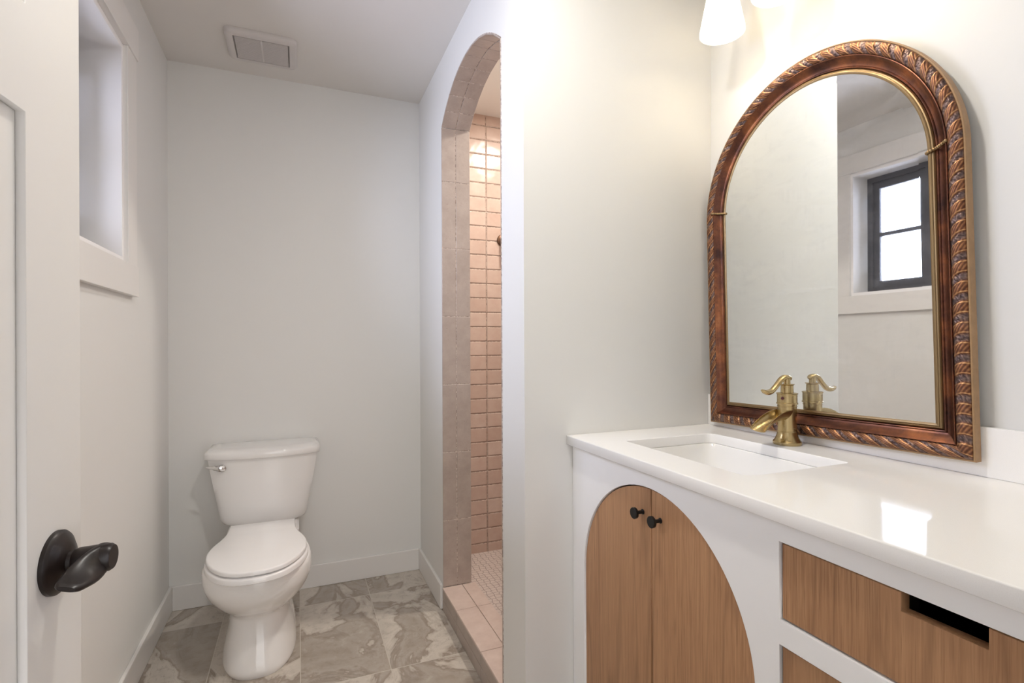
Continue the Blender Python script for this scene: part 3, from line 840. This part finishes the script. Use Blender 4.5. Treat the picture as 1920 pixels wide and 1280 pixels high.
# ------------------------------------------------------------------ arched mirror
MC, MR, MRi, MSP, MB, MBi = .9495, .3540, .2868, 1.570, .932, .996
mir = root('mirror', (XM-.0225, MC, MB), 'large arched mirror in a carved gilt frame hung just in front of the backsplash', 'mirror')
X0 = XM - .0225                                  # back plane of the frame
def sweep(prof, relief=None, step=.004):
    """closed frame sweep; prof: list of (w, h) - w outward from the glass edge, h out of the back plane"""
    bm = B(); rows = []
    lay = bm.verts.layers.float.new('relief'); lay2 = bm.verts.layers.float.new('band')
    kb = (MBi-MB)/(MR-MRi)
    def cp(w, q): return MC + (MRi+w)*q, MBi - w*kb
    def row(fn, s):
        rg = []
        for w, h in prof:
            y, z = fn(w)
            dh, rv, bv = relief(s, w) if relief else (0.0, .5, 0.0)
            v = bm.verts.new((X0 - (h + dh), y, z)); v[lay] = rv; v[lay2] = bv; rg.append(v)
        rows.append(rg)
    Ls = MSP - MBi + .03; La = (MRi+.05)*PI; Lb = 2*(MRi+.05)
    n1, n2, n3 = max(2, int(Ls/step)), max(40, int(La/step)), max(2, int(Lb/step))
    for k in range(n1 + 1):
        t = k/n1; row(lambda w: (cp(w, 1)[0], cp(w, 1)[1]*(1-t) + MSP*t), Ls*t)
    for k in range(1, n2 + 1):
        a = PI*k/n2; row(lambda w: (MC + (MRi+w)*math.cos(a), MSP + (MRi+w)*math.sin(a)), Ls + La*k/n2)
    for k in range(1, n1 + 1):
        t = k/n1; row(lambda w: (cp(w, -1)[0], MSP*(1-t) + cp(w, -1)[1]*t), Ls + La + Ls*t)
    for k in range(1, n3):
        t = k/n3; row(lambda w: (cp(w, -1)[0]*(1-t) + cp(w, 1)[0]*t, cp(w, 1)[1]), 2*Ls + La + Lb*t)
    n, m = len(rows), len(prof)
    for i in range(n):
        a, b = rows[i], rows[(i+1) % n]
        for j in range(m):
            jj = (j+1) % m
            bm.faces.new((a[j], a[jj], b[jj], b[j]))
    return bm
lip = [(-.004, .004), (-.004, .0120), (-.001, .0136), (.001, .0138), (.003, .0126), (.0035, .0116), (.006, .0112), (.0085, .0088), (.0095, .0068), (.0095, .004)]
obj('inner_lip', sweep(lip), M_GOLD, parent=mir, smooth=30, label='old gold stepped inner lip')
cove = [(.0095, .004), (.0095, .0076), (.0108, .0096), (.0125, .0100), (.0142, .0090), (.0150, .0074), (.0180, .0078), (.0225, .0100), (.0270, .0138), (.0310, .0186), (.0335, .0226), (.0350, .0240), (.0362, .0238), (.0370, .0225), (.0370, .004)]
obj('cove', sweep(cove), M_COVE, parent=mir, smooth=35, label='smooth copper red cove')
per = .039
_rnd = [[random.random() for _ in range(64)] for _ in range(8)]
def vnoise(a, b):
    ia, ib = math.floor(a), math.floor(b); fa, fb = a-ia, b-ib
    g = lambda i, j: _rnd[j % 8][i % 64]
    return (g(ia, ib)*(1-fa) + g(ia+1, ib)*fa)*(1-fb) + (g(ia, ib+1)*(1-fa) + g(ia+1, ib+1)*fa)*fb
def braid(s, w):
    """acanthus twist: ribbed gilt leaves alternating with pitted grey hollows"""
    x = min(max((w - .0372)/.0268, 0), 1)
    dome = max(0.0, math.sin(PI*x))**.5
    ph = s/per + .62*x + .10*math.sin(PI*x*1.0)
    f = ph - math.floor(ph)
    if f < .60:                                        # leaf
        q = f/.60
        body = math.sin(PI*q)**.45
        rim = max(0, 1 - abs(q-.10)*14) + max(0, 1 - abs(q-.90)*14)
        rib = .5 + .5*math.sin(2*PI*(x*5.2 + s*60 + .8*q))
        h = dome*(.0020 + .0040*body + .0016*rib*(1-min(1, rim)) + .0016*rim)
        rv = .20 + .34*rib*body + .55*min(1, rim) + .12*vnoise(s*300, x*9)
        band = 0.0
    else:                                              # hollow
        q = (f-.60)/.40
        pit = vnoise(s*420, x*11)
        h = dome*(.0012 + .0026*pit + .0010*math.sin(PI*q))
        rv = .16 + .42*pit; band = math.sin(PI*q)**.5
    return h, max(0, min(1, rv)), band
bp = [(.0368, .004)] + [(.0368 + .0272*k/22, .0205 + .0028*math.sin(PI*k/22)) for k in range(23)] + [(.0640, .004)]
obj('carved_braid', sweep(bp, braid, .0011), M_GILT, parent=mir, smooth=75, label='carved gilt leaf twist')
side = [(.0630, .0), (.0672, .0), (.0682, .0015), (.0682, .0190), (.0672, .0205), (.0655, .0210), (.0640, .0200), (.0630, .004)]
obj('outer_edge', sweep(side), M_SIDE, parent=mir, smooth=30, label='plain tan outer edge')
# backing board and glass with bevelled border
def inner_loop(d, n=48):
    pts = [(MC+MRi-d, MBi+d)]
    pts += [(MC+(MRi-d)*math.cos(PI*k/n), MSP+(MRi-d)*math.sin(PI*k/n)) for k in range(n+1)]
    pts += [(MC-MRi+d, MBi+d)]
    return pts
bm = B(); loft(bm, [[(X0-h, y, z) for y, z in inner_loop(d)] for h, d in ((.0005, -.045), (.0045, -.045))]); obj('backing', bm, M_DARK, parent=mir)
bm = B()
vr = loft(bm, [[(X0-h, y, z) for y, z in inner_loop(d)] for h, d in ((.005, -.002), (.0114, -.002), (.0117, .022))])
obj('mirror_glass', bm, M_MIRROR, parent=mir)
# corded ties across the cove where the arch begins
for s in (1, -1):
    bm = B(); pts = []; rad = []; zt_ = MSP + (.018 if s > 0 else .002)
    for k in range(29):
        w = -.010 + .058*k/28
        w = -.007 + .047*k/28
        hh = .0155 + .0105*max(0, min(1, (w-.014)/.022))**1.5 - (.003 if w < -.004 else 0)
        pts.append((X0-hh, MC+s*(MRi+w), zt_ + .010*(k/28))); rad.append(.0034 + .0009*math.sin(k*2.2))
    tube(bm, pts, rad, 10)
    obj('cord_tie', bm, M_GOLD, parent=mir, smooth=60)
# hangs very slightly out of plumb
mir.rotation_euler = (math.radians(-1.3), 0, 0)

# ------------------------------------------------------------------ vanity light
LX, LZ = 1.135, 2.071
vl = root('vanity_light', (XM, MC, 2.31), 'three-shade vanity light with white glass shades above the mirror', 'light fixture')
bm = B(); box(bm, (XM-.022, MC-.27, 2.285), (XM-.001, MC+.27, 2.335), .004); obj('backplate', bm, M_BRASS, parent=vl, smooth=30)
for i, ly_ in enumerate((1.150, .963, .776)):
    bm = B()
    tube(bm, smooth_pts([(XM-.02, ly_, 2.31), (XM-.07, ly_, 2.325), (LX+.02, ly_, 2.315), (LX, ly_, 2.285), (LX, ly_, 2.255)], 6), .006, 12)
    lathe(bm, (LX, ly_, 2.222), (0,0,1), [(0, .026), (.012, .026), (.02, .020), (.036, .016)], 28)
    arm = obj('arm', bm, M_BRASS, parent=vl, smooth=40)
    bm = B(); zt = 2.228
    prof = [(.0, .0620), (.01, .0612), (zt-LZ-.004, .033), (zt-LZ, .026), (zt-LZ-.003, .024), (zt-LZ-.008, .031), (.01, .0585), (.0, .0595)]
    a_, u_, v_ = basis((0,0,1)); rings = [[Vector((LX, ly_, LZ)) + Vector((0,0,h)) + u_*r*math.cos(2*PI*k/48) + v_*r*math.sin(2*PI*k/48) for k in range(48)] for h, r in prof]
    rings.append(rings[0]); loft(bm, rings, False, False); bmesh.ops.remove_doubles(bm, verts=bm.verts, dist=1e-6)
    obj('shade', bm, M_SHADE, parent=vl, smooth=40, label='frosted white glass cone shade')
    bm = B(); lathe(bm, (LX, ly_, 2.225), (0,0,-1), [(0, .010), (.012, .012), (.022, .019), (.034, .021), (.044, .015), (.048, .002)], 28)
    obj('bulb', bm, M_BULB, parent=vl, smooth=60)
    li = bpy.data.lights.new('vanity_bulb_light', 'POINT'); li.energy = 1.05; li.color = (1.0, .90, .74); li.shadow_soft_size = .02
    lo = bpy.data.objects.new('vanity_bulb_light', li); lo.location = (LX, ly_, 2.150); link(lo)

# ------------------------------------------------------------------ shower downlight and wall fitting
dl = root('downlight', (1.17, 2.11, H), 'round recessed downlight in the shower ceiling', 'ceiling light')
bm = B(); lathe(bm, (1.17, 2.11, H), (0,0,-1), [(0, .075), (.004, .073), (.005, .058), (.002, .055), (.002, .001)], 40); obj('trim_ring', bm, M_VENT, parent=dl, smooth=40)
bm = B(); lathe(bm, (1.17, 2.11, H-.0022), (0,0,-1), [(0, .054), (.001, .052)], 40); obj('lens', bm, M_CAN, parent=dl)
li = bpy.data.lights.new('shower_downlight', 'AREA'); li.shape = 'DISK'; li.size = .10; li.energy = 17; li.color = (1.0, .92, .82)
lo = bpy.data.objects.new('shower_downlight', li); lo.location = (1.17, 2.11, H-.012); link(lo); li.specular_factor = .12

fill_dl = root('downlight', (.34, .90, H), 'added round recessed fill light, out of view, in the ceiling in front of the vanity', 'ceiling light')  # housing for the added fill light, out of view
bm = B(); lathe(bm, (.34, .90, H), (0,0,-1), [(0, .085), (.004, .083), (.005, .066), (.002, .062), (.002, .001)], 40); obj('trim_ring', bm, M_VENT, parent=fill_dl, smooth=40)
bm = B(); lathe(bm, (.34, .90, H-.0022), (0,0,-1), [(0, .061), (.001, .059)], 40); obj('lens', bm, M_CAN, parent=fill_dl)

sh = root('shower_fitting', (1.060, YB, 1.755), 'dark bronze round fitting on the pink shower tiles inside the arch', 'shower fitting')  # round wall fitting of unknown use, mostly hidden
bm = B(); lathe(bm, (1.060, YB, 1.755), (0,-1,0), [(0, .034), (.006, .034), (.010, .029), (.012, .014), (.05, .012)], 40); obj('escutcheon', bm, M_BRONZE, parent=sh, smooth=35)
bm = B(); tube(bm, [(1.060, YB-.048, 1.75), (1.060, YB-.055, 1.73), (1.060, YB-.06, 1.69)], [.011, .009, .006], 14); obj('lever', bm, M_BRONZE, parent=sh, smooth=50)
